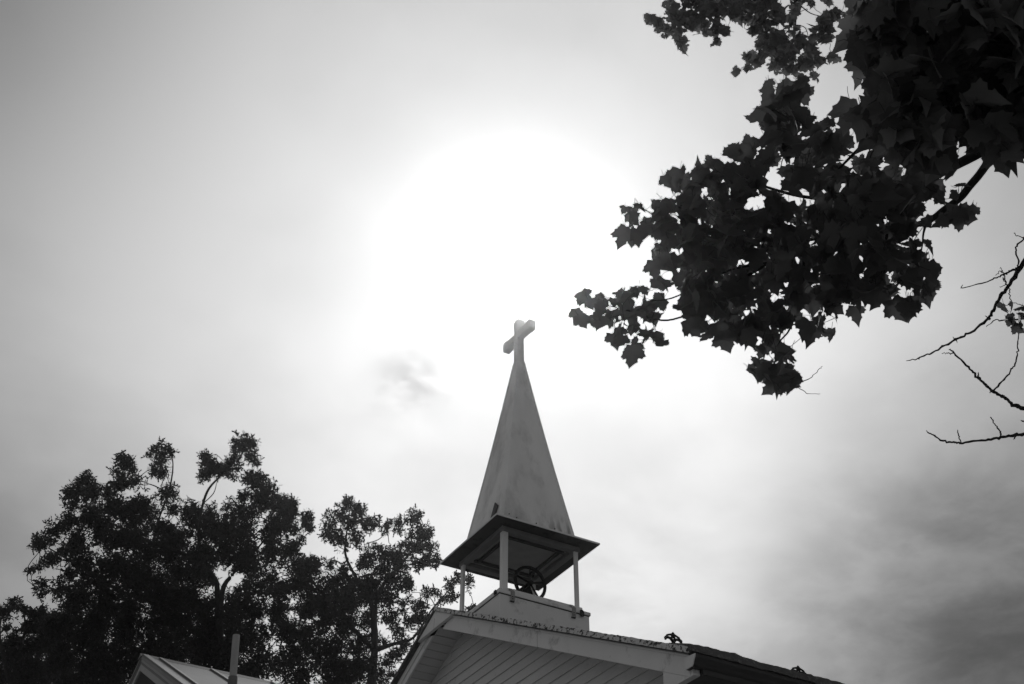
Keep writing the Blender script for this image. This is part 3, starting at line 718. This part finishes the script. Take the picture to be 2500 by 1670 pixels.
near = thing('maple_tree', 'near maple with large leaves and bare twigs reaching in beside the steeple', 'tree', None)
ZM = lambda x, y: (1380+x/1.96, 200+y/1.96)
ZR = lambda x, y: (2150+x/1.96, 350+y/1.96)
ZU = lambda x, y: (1550+x/2.4716, y/2.4716)
MAIN = [(1080,60,78),(1140,30,40),(980,20,26),(1040,110,50),(970,150,40),(1090,150,50),(1165,160,26),(1225,205,24),(1000,190,48),(1080,220,50),(1170,245,60),(1000,265,56),(1240,285,52),(1310,285,34),(1320,330,34),(1080,310,56),(1200,335,66),(810,320,26),(900,290,28),(860,345,36),(960,360,56),(1060,380,66),(1180,400,76),(1300,400,66),(1420,395,54),(1460,370,32),(1540,460,56),(1610,480,46),(1680,490,34),
 (690,400,42),(750,440,56),(640,450,54),(540,450,30),(515,490,20),(550,510,18),(600,500,48),(700,500,76),(820,440,64),(900,450,60),(860,520,66),(1010,580,40),(1120,470,66),(1240,510,86),(1360,510,86),(1480,530,86),(1600,550,76),(1670,570,60),
 (300,600,14),(355,605,18),(430,570,24),(520,585,36),(465,625,40),(320,655,34),(305,725,38),(410,700,40),(480,700,56),(560,650,56),(580,580,56),(640,600,56),(700,620,76),(800,640,86),(920,670,70),(1040,660,66),(1130,650,60),(1250,640,96),(1400,640,96),(1550,640,96),(1650,640,60),
 (450,800,52),(440,885,34),(500,860,34),(560,760,76),(660,760,86),(780,780,86),(900,790,86),(1020,780,86),(1150,780,86),(1290,760,96),(1430,760,96),(1550,740,70),(1630,700,40),
 (600,880,56),(680,880,86),(470,960,34),(560,950,46),(640,980,76),(780,920,96),(920,920,96),(1060,920,96),(1200,900,96),(1340,890,96),(1480,870,70),(1530,850,40),(1500,960,52),(1545,990,28),(1440,1000,52),(1360,1010,62),
 (620,1080,62),(720,1060,76),(840,1060,76),(960,1050,76),(1080,1040,60),(1210,1030,62),(1280,1020,52),(640,1165,36),(700,1190,20),(780,1190,44),(870,1190,54),(820,1150,54),(920,1150,54),(970,1200,44),(1000,1140,54),(1090,1120,30),(1150,1190,26),(1220,1150,28),(1290,1130,14),(1240,1200,18),
 (1000,1265,40),(950,1290,22),(960,1375,50),(1050,1315,44),(1060,1400,46),(1020,1440,42),(925,1390,14),
 (110,1040,38),(75,1060,14),(180,1060,44),(260,1040,44),(330,1010,32),(370,1000,28),(95,1135,28),(150,1140,38),(230,1130,44),(310,1110,46),(390,1090,46),(450,1060,32),(440,1120,34),(250,1200,32),(320,1180,40),(330,1280,34),(390,1205,32),(435,1220,26),
 (1650,790,36),(1740,790,22),(1600,860,26),(1680,840,40),(1745,900,26),(1640,950,48),(1615,940,32),(1700,1000,42),(1640,1080,36),(1745,960,24),
 (1820,660,24),(1890,640,38),(1940,590,12),(1860,545,20),(1900,500,18),(1800,560,24),(1750,520,34)]
D0 = 5.6
specs = []; cl3 = []; tw = MB()
for (zx, zy, r) in MAIN:
    px, py = ZM(zx, zy); dd = D0 + rng.uniform(-.45, .45) + (zx-900)/1000*-.5
    cl3.append(at(px, py, dd))
    larm = zx < 470 and zy > 980
    n = max(1, int(round((9.0 if larm else 5.2 if zy < 560 else 7.0)*(r/55.0)**2+.8)))
    for _ in range(n):
        a = rng.uniform(0, 2*math.pi); rr = max(r-16, 0)*math.sqrt(rng.uniform(0, 1))
        p = at(*ZM(zx+rr*math.cos(a), zy+rr*math.sin(a)), dd+rng.uniform(-.3, .3))
        sz = (.080 if r > 30 else .080*max(.5, r/32))*rng.uniform(.65, 1.25)*(.88 if larm else 1)
        upper = zy < 620
        td, nm = leaf_dirs(.35 if upper else 1.0, .9 if upper else .3)
        specs.append((p, sz, td, nm))
# leaves hanging clear of the lower fringe, one by one
FR = [(305,785,1),(345,770,.8),(385,745,.7),(440,935,.8),(640,1218,1),(690,1258,.8),(745,1205,.8),(790,1288,1),(860,1278,1),(905,1240,.9),(930,1450,.9),(975,1508,1),(1055,1495,1),(1095,1470,.9),(900,1398,.6),(1180,1246,.8),(1255,1232,.7),(1292,1240,.6),(1395,1140,.8),(1335,1110,.9),(1475,1085,.9),(1540,1062,1),(1440,1085,.8),
      (1620,1145,1),(1690,1100,.8),(1770,960,.8),(1745,1045,.8),(1560,900,.7),(1890,690,.8),(1800,695,.7),(1945,640,.5),(1760,700,.6),(330,1362,1),(250,1280,.9),(275,1285,.7),(460,1295,.8),(175,1205,.8),(85,1180,.7),(50,1150,.6),(60,1065,.5),(115,1080,.6),(1040,1185,.7),(275,625,.5),(930,195,.8),(955,80,.7),(1255,215,.6),(480,500,.6),(540,530,.7),(815,365,.8)]
for (zx, zy, k_) in FR:
    sz = .092*k_*rng.uniform(.9, 1.1); dd = D0-.25+rng.uniform(-.2, .2)
    td = np.array([rng.normal(0, .22), rng.normal(0, .22), -1.0]) + rt*rng.normal(0, .25)
    p = at(*ZM(zx, zy), dd) - .62*sz*td/np.linalg.norm(td)
    specs.append((p, sz, td, -fw + rng.normal(0, .45, 3)))
# big close mass of leaves at the upper right
POLY = [(1335,20),(1300,80),(1335,140),(1300,230),(1335,320),(1380,340),(1450,300),(1440,390),(1390,440),(1430,500),(1385,560),(1365,640),(1360,760),(1430,840),(1530,870),(1630,890),(1650,950),(1720,960),(1760,1030),(1840,980),(1890,930),(1910,840),(1990,850),(2070,880),(2180,860),(2250,920),(2290,960),(2360,880),(2700,900),(2800,-150),(1500,-150),(1400,-20)]
def inside(x, y, poly):
    c = False; j = len(poly)-1
    for i in range(len(poly)):
        xi, yi = poly[i]; xj, yj = poly[j]
        if (yi > y) != (yj > y) and x < (xj-xi)*(y-yi)/(yj-yi)+xi: c = not c
        j = i
    return c
GAPS = [(1855,195,26),(1655,405,14),(1860,535,16),(1740,680,12),(1960,870,40),(2290,830,14)]
cnt = 0
while cnt < 1200:
    x, y = rng.uniform(1280, 2750), rng.uniform(-150, 1040)
    if not inside(x, y, POLY): continue
    if any(math.hypot(x-a, y-b) < r+42 for a, b, r in GAPS): continue
    edge = all(inside(x+60*math.cos(a), y+60*math.sin(a), POLY) for a in np.linspace(0, 6.28, 9))
    if not edge and rng.uniform() < .55: continue
    dd = 4.7+rng.uniform(-.35, .35)
    ins = all(inside(x+45*math.cos(a), y+45*math.sin(a), POLY) for a in np.linspace(0, 6.28, 9))
    sz = .095*rng.uniform(.75, 1.25)*(1 if ins else .75)
    td, nm = leaf_dirs(.7, .5); specs.append((at(*ZU(x, y), dd), sz, td, nm)); cnt += 1
    if cnt % 9 == 0: cl3.append(at(*ZU(x, y), dd))
for (zx, zy, k_) in ((1345,352,1),(1395,358,.9),(1285,262,1),(1352,402,.7),(1395,490,.9),(1350,745,1),(1362,828,1),(1440,865,1),(1505,868,.9),(1530,900,1),(1592,948,1),(1655,968,1),(1712,998,1),(1740,1045,1),(1890,1052,.9),(2150,925,.9),(2268,1005,1),(2120,915,.9),(2330,960,.9),(1340,120,.9),(1990,860,.7),(1800,1060,1)):
    sz = .105*k_*rng.uniform(.9, 1.1); td = np.array([rng.normal(0, .22), rng.normal(0, .22), -1.0]) + rt*rng.normal(0, .25)
    p = at(*ZU(zx, zy), 4.6+rng.uniform(-.2, .2)) - .62*sz*td/np.linalg.norm(td)
    specs.append((p, sz, td, -fw + rng.normal(0, .45, 3)))
# small leaves on the bare twigs at the right
for (x, y, r) in ((585,790,12),(630,780,12),(660,790,16),(620,830,14),(655,850,14),(660,885,12),(625,855,10),(680,820,16),(700,790,20),(720,840,22)):
    td, nm = leaf_dirs(.9, .3); specs.append((at(*ZR(x, y), 6.0), .055*rng.uniform(.7, 1.1), td, nm))
def px_of(p):
    d = p-CAM; z = d@fw
    return (1250+FPX*(d@rt)/z, 835-FPX*(d@up)/z) if z > .2 else (9e9, 0)
def clear_of_frame(p, m=70):
    x, y = px_of(p); return x > 2500+m or x < -m or y < -m or y > 1670+m
links = []
# limbs traced from the photograph; each runs back to the trunk beyond the right edge
tb = CAM + np.array([5.6*math.cos(math.radians(12)), 5.6*math.sin(math.radians(12)), 0]); tb[2] = -.15
trunk_pts = [tb, tb+np.array([.05, .05, 1.6]), tb+np.array([-.05, .12, 3.6]), tb+np.array([.05, .10, 5.6]), tb+np.array([.1, .2, 8.0])]
tsp = spline(trunk_pts, 5); trd = list(np.linspace(.24, .12, len(tsp))); trd[0] = .36
MB().tube(tsp, trd, 14).build('trunk', BARK, near, smooth=True)
def tp_at(z): return min(tsp, key=lambda p: abs(p[2]-z))
nodes = []
def limb(pts, dist, w, root_z=None, name='limb', node=True, sides=8):
    """pts in source pixels; w widths in source pixels"""
    P3 = [at(px, py, dist+.06*i*(1 if node else .3)) for i, (px, py) in enumerate(pts)]
    rr = [max(ww, 1.0)*dist/FPX/2 for ww in w]
    if root_z is not None:
        r_ = tp_at(root_z); mid = (P3[0]+r_)/2 + np.array([0, 0, .25])
        P3 = [r_, mid]+P3; rr = [rr[0]*1.5, rr[0]*1.2]+rr
    sp = spline(P3, 4 if node else 6); ri = np.interp(np.linspace(0, len(P3)-1, len(sp)), range(len(P3)), rr)
    if root_z is not None: links.append((sp[:11], node))
    if not node: ri = ri*(1+rng.uniform(-.16, .22, len(ri))); sp = [p_+rng.normal(0, .0022, 3) for p_ in sp]
    MB().tube(sp, list(ri), sides).build(name, BARK, near, smooth=True)
    if node: nodes.extend(zip(sp[6 if root_z is not None else 0:], ri[6 if root_z is not None else 0:]))
    return sp
limb([(2540,180),(2480,290),(2436,360),(2395,421),(2369,452),(2344,483),(2303,513),(2262,541),(2180,560),(2060,575),(1950,590),(1850,620),(1740,650)], 5.5, [26,24,22,20,20,19,17,16,13,11,9,7,4], 5.6)
limb([(2560,250),(2420,345),(2391,372),(2330,405),(2262,440),(2200,470),(2100,490),(1960,480),(1850,450),(1760,420)], 5.3, [30,27,26,23,20,15,12,9,7,4], 5.2)
limb([(2560,60),(2420,140),(2300,200),(2200,260),(2130,330),(2080,380),(2040,420)], 4.9, [26,22,18,14,10,8,5], 5.9)
limb([(1960,590),(1900,604),(1800,595),(1700,600),(1640,560),(1560,500)], 5.6, [8,7,6,5,4,2])
limb([(1950,590),(1880,640),(1800,690),(1730,750),(1670,772),(1615,782),(1540,760),(1460,740)], 5.6, [9,8,7,6,5,5,4,2])
limb([(1880,640),(1780,660),(1700,700),(1640,728),(1590,735)], 5.5, [6,5,4,4,3])
limb([(1850,450),(1830,380),(1880,330),(1910,250),(1925,215)], 5.6, [6,5,5,4,3])
limb([(1960,590),(1960,700),(1930,800),(1900,840),(1890,900)], 5.5, [7,6,5,4,2])
limb([ZR(220,375),ZR(205,430),ZR(200,480),ZR(190,540)], 5.5, [8,5,4,3])
limb([ZM(1100,1450),ZM(1160,1425),ZM(1195,1395),ZM(1230,1360)], 5.5, [2.2,2,1.6,1.2], node=False, name='twig', sides=5)
limb([ZM(1060,1400),ZM(1100,1450),ZM(1150,1485),ZM(1218,1494)], 5.5, [2.4,2,1.6,1.2], node=False, name='twig', sides=5)
# bare limbs at the right edge
BD = 6.2
def spur(b, d, l, base_w, dist=BD):
    p0 = at(*ZR(*b), dist); return [ZR(*b), ZR(b[0]+d[0]*l*.6, b[1]+d[1]*l*.6+2), ZR(b[0]+d[0]*l, b[1]+d[1]*l)]
limb([ZR(900,330),ZR(790,440),ZR(686,570),ZR(620,670),ZR(570,740),ZR(540,800),ZR(515,837),ZR(430,903),ZR(360,938),ZR(260,996),ZR(185,1027),ZR(125,1042)], BD, [18,15,13,9,8,7.5,7,5.5,5,4,3,1.6], 3.9, node=False, name='bare_limb')
for pts, w in (([(655,598),(620,612),(590,628),(545,648),(470,672),(392,692),(390,680)], [6,5,4,3.5,2.6,2.2,1.4]),
               ([(590,628),(575,612),(552,632)], [2.5,2,1.2]), ([(590,630),(580,605),(574,594)], [2,1.5,1]),
               ([(655,598),(660,560),(646,500),(690,455),(760,400)], [4,4,3.6,4,4.5]), ([(690,458),(660,446),(636,430)], [3,2,1.4]),
               ([(590,635),(600,670),(618,700),(620,735),(628,760)], [3,2.6,2.4,2,1.5]), ([(586,640),(588,655),(600,672),(570,690)], [2.4,2.2,2.2,1.4]),
               ([(820,825),(720,836),(620,848),(550,845),(505,876)], [5,4,3.4,2.6,1.4]), ([(620,768),(600,775),(585,770)], [1.6,1.4,1.2]), ([(628,760),(660,770),(700,775)], [1.8,1.6,2]),
               ([(515,837),(500,826)], [4,1.2]), ([(515,837),(524,846)], [4,1.2]), ([(360,938),(345,930)], [4,1.2]), ([(360,938),(364,950)], [3.5,1]), ([(298,970),(292,965)], [4,1]), ([(185,1027),(182,1033)], [3.4,1]), ([(565,765),(556,782)], [3,1])):
    limb([ZR(*p) for p in pts], BD-.02, w, node=False, name='twig', sides=5)
limb([ZR(1000,1290),ZR(800,1290),ZR(686,1268),ZR(640,1252),ZR(590,1215),ZR(535,1185),ZR(500,1155),ZR(465,1118),ZR(420,1070),ZR(350,1002),ZR(328,985)], BD+.2, [16,12,9.5,8.5,7,6.5,6,5.5,5,4,1.6], 2.9, node=False, name='bare_limb')
for pts, w in (([(350,1003),(325,1006),(294,1004)], [3,2.4,1.6]), ([(530,1190),(590,1130),(625,1085),(648,1045),(655,1000),(658,940),(662,895)], [4.5,4,3.6,3.4,3,2.6,2]),
               ([(465,1118),(466,1095)], [5,1.6]), ([(535,1186),(520,1193)], [4,1.6]), ([(598,1220),(583,1202)], [6,1.6]), ([(463,1118),(468,1130)], [4,1])):
    limb([ZR(*p) for p in pts], BD+.18, w, node=False, name='twig', sides=5)
limb([ZR(1000,1330),ZR(820,1375),ZR(686,1392),ZR(640,1397),ZR(577,1407),ZR(500,1419),ZR(390,1433),ZR(350,1432),ZR(300,1424),ZR(255,1400),ZR(217,1375)], BD+.1, [14,10,7.5,7,6.5,5.5,5,4.4,4,3.4,2], 2.7, node=False, name='bare_limb')
for pts, w in (([(385,1431),(376,1410),(368,1368)], [3.5,2.8,2.2]), ([(577,1406),(572,1380),(550,1348),(526,1310)], [4,3.6,3,2.6]), ([(646,1397),(634,1418)], [5,1.6]), ([(686,1330),(676,1328),(720,1340)], [1.4,2,2.4])):
    limb([ZR(*p) for p in pts], BD+.08, w, node=False, name='twig', sides=5)
# the rest of the crown, round the limbs between the trunk and the view
for sp_, leafy in links:
    for k_ in range(560 if leafy else 45):
        i_ = rng.integers(1, len(sp_)); p = sp_[i_] + rng.normal(0, .34 if leafy else .09, 3)
        if not clear_of_frame(p): continue
        td, nm = leaf_dirs(.8, .4); specs.append((p, .085*rng.uniform(.7, 1.2), td, nm))
for k_ in range(900):
    p = tsp[rng.integers(12, len(tsp))] + rng.normal(0, .9, 3)
    if clear_of_frame(p, 200) and p[2] > 4.2:
        td, nm = leaf_dirs(.8, .4); specs.append((p, .085*rng.uniform(.7, 1.2), td, nm))
grow(nodes, cl3, tw, .006, .0016, .10, 4)
maple_leaves(near, specs, tw)
t_ = tw.build('twig_work', BARK, near); t_['kind'] = 'stuff'

# farther maple whose small-leaved branch tips hang into the top of the view
far = thing('maple_tree', 'taller farther maple whose small-leaved boughs hang above the near maple', 'tree', None)
FARC = [(85,115,24),(75,100,14),(130,140,36),(180,190,44),(220,60,66),(240,200,44),(280,270,42),(295,310,16),(300,120,76),(380,60,86),(400,160,62),(480,60,76),(500,180,52),(480,255,24),(545,190,34),(560,50,66),(640,70,76),(720,60,86),(800,60,86),(880,80,66),(760,140,56),(715,190,34),(800,200,66),(860,250,74),(760,270,44),(700,350,42),(660,340,20),(615,440,26),(680,410,24),(740,360,44),(830,330,62),(900,350,62),(850,405,42),(940,420,46),(960,300,54),(1000,380,54),(1080,370,54),(1060,290,52),(960,200,44),(1000,250,44),(930,130,34),(960,60,34),(1100,200,52),(1170,110,42),(1220,90,32),(1270,85,16),(1140,150,52),(1165,230,32),(1075,470,24),(1100,480,14),(1190,340,28),(1140,370,20),(1215,355,12),(1060,20,26),(1170,10,26),(1300,10,26),(1000,460,16),(300,-60,80),(450,-70,90),(620,-60,90),(800,-60,90),(980,-40,70),(1150,-60,70)]
FD = 14.0; specs = []; cl3 = []; tw = MB()
for (zx, zy, r) in FARC:
    dd = FD+rng.uniform(-.5, .5); cl3.append(at(*ZU(zx, zy), dd))
    n = max(2, int(round(15*(r/45.0)**2)))
    for _ in range(n):
        a = rng.uniform(0, 2*math.pi); rr = max(r-8, 2)*math.sqrt(rng.uniform(0, 1))
        td, nm = leaf_dirs(.6, .5)
        specs.append((at(*ZU(zx+rr*math.cos(a), zy+rr*math.sin(a)), dd+rng.uniform(-.3, .3)), .088*rng.uniform(.65, 1.2), td, nm))
fb = CAM + np.array([9.0*math.cos(math.radians(14)), 9.0*math.sin(math.radians(14)), 0]); fb[2] = -.15
fsp = spline([fb, fb+np.array([.1, .1, 3]), fb+np.array([-.1, .2, 7]), fb+np.array([.1, .2, 11]), fb+np.array([.0, .1, 15.5])], 5)
frd = list(np.linspace(.34, .10, len(fsp))); frd[0] = .5
MB().tube(fsp, frd, 14).build('trunk', BARK, far, smooth=True)
fn = []
for pts, w, rzz in (([(1700,-160),(1400,-60),(1000,-10),(975,60),(968,150),(965,260),(975,400)], [30,26,22,14,11,8,4], 12.0),
                    ([(1400,-60),(1000,-80),(700,-20),(560,70),(400,110),(250,150),(130,130)], [24,20,16,10,8,5,3], None),
                    ([(975,10),(1060,80),(1160,100),(1250,90)], [8,6,4,2], None), ([(968,150),(1030,170),(1052,260)], [6,5,3], None),
                    ([(966,250),(860,300),(740,360),(630,430)], [7,6,4,2], None)):
    P3 = [at(*ZU(a, b), FD+.1*i) for i, (a, b) in enumerate(pts)]; rr = [x/2.4716*FD/FPX/2 for x in w]
    if rzz:
        r_ = min(fsp, key=lambda p: abs(p[2]-rzz)); P3 = [r_]+P3; rr = [.09]+rr
    sp = spline(P3, 4); ri = np.interp(np.linspace(0, len(P3)-1, len(sp)), range(len(P3)), rr)
    MB().tube(sp, list(ri), 8).build('limb', BARK, far, smooth=True); fn += list(zip(sp[3:], ri[3:]))
grow(fn, cl3, tw, .012, .003, .1, 4)
maple_leaves(far, specs, tw)
t_ = tw.build('twig_work', BARK, far); t_['kind'] = 'stuff'

# ------------------------------------------------------------------ haze: thin bright air that veils what stands near the sun
hb = MB().box((-175, -175, -1), (175, 175, 24)).build('haze', mat('unused', .5))
hm = bpy.data.materials.new('haze_air'); hm.use_nodes = True
nt = hm.node_tree
for n in list(nt.nodes): nt.nodes.remove(n)
o_ = nt.nodes.new('ShaderNodeOutputMaterial'); pv = nt.nodes.new('ShaderNodeVolumePrincipled')
pv.inputs['Color'].default_value = (.95, .95, .95, 1); pv.inputs['Density'].default_value = 0.0009; pv.inputs['Anisotropy'].default_value = 0.964
nt.links.new(pv.outputs[0], o_.inputs['Volume'])
hb.data.materials.clear(); hb.data.materials.append(hm); hb['kind'] = 'stuff'
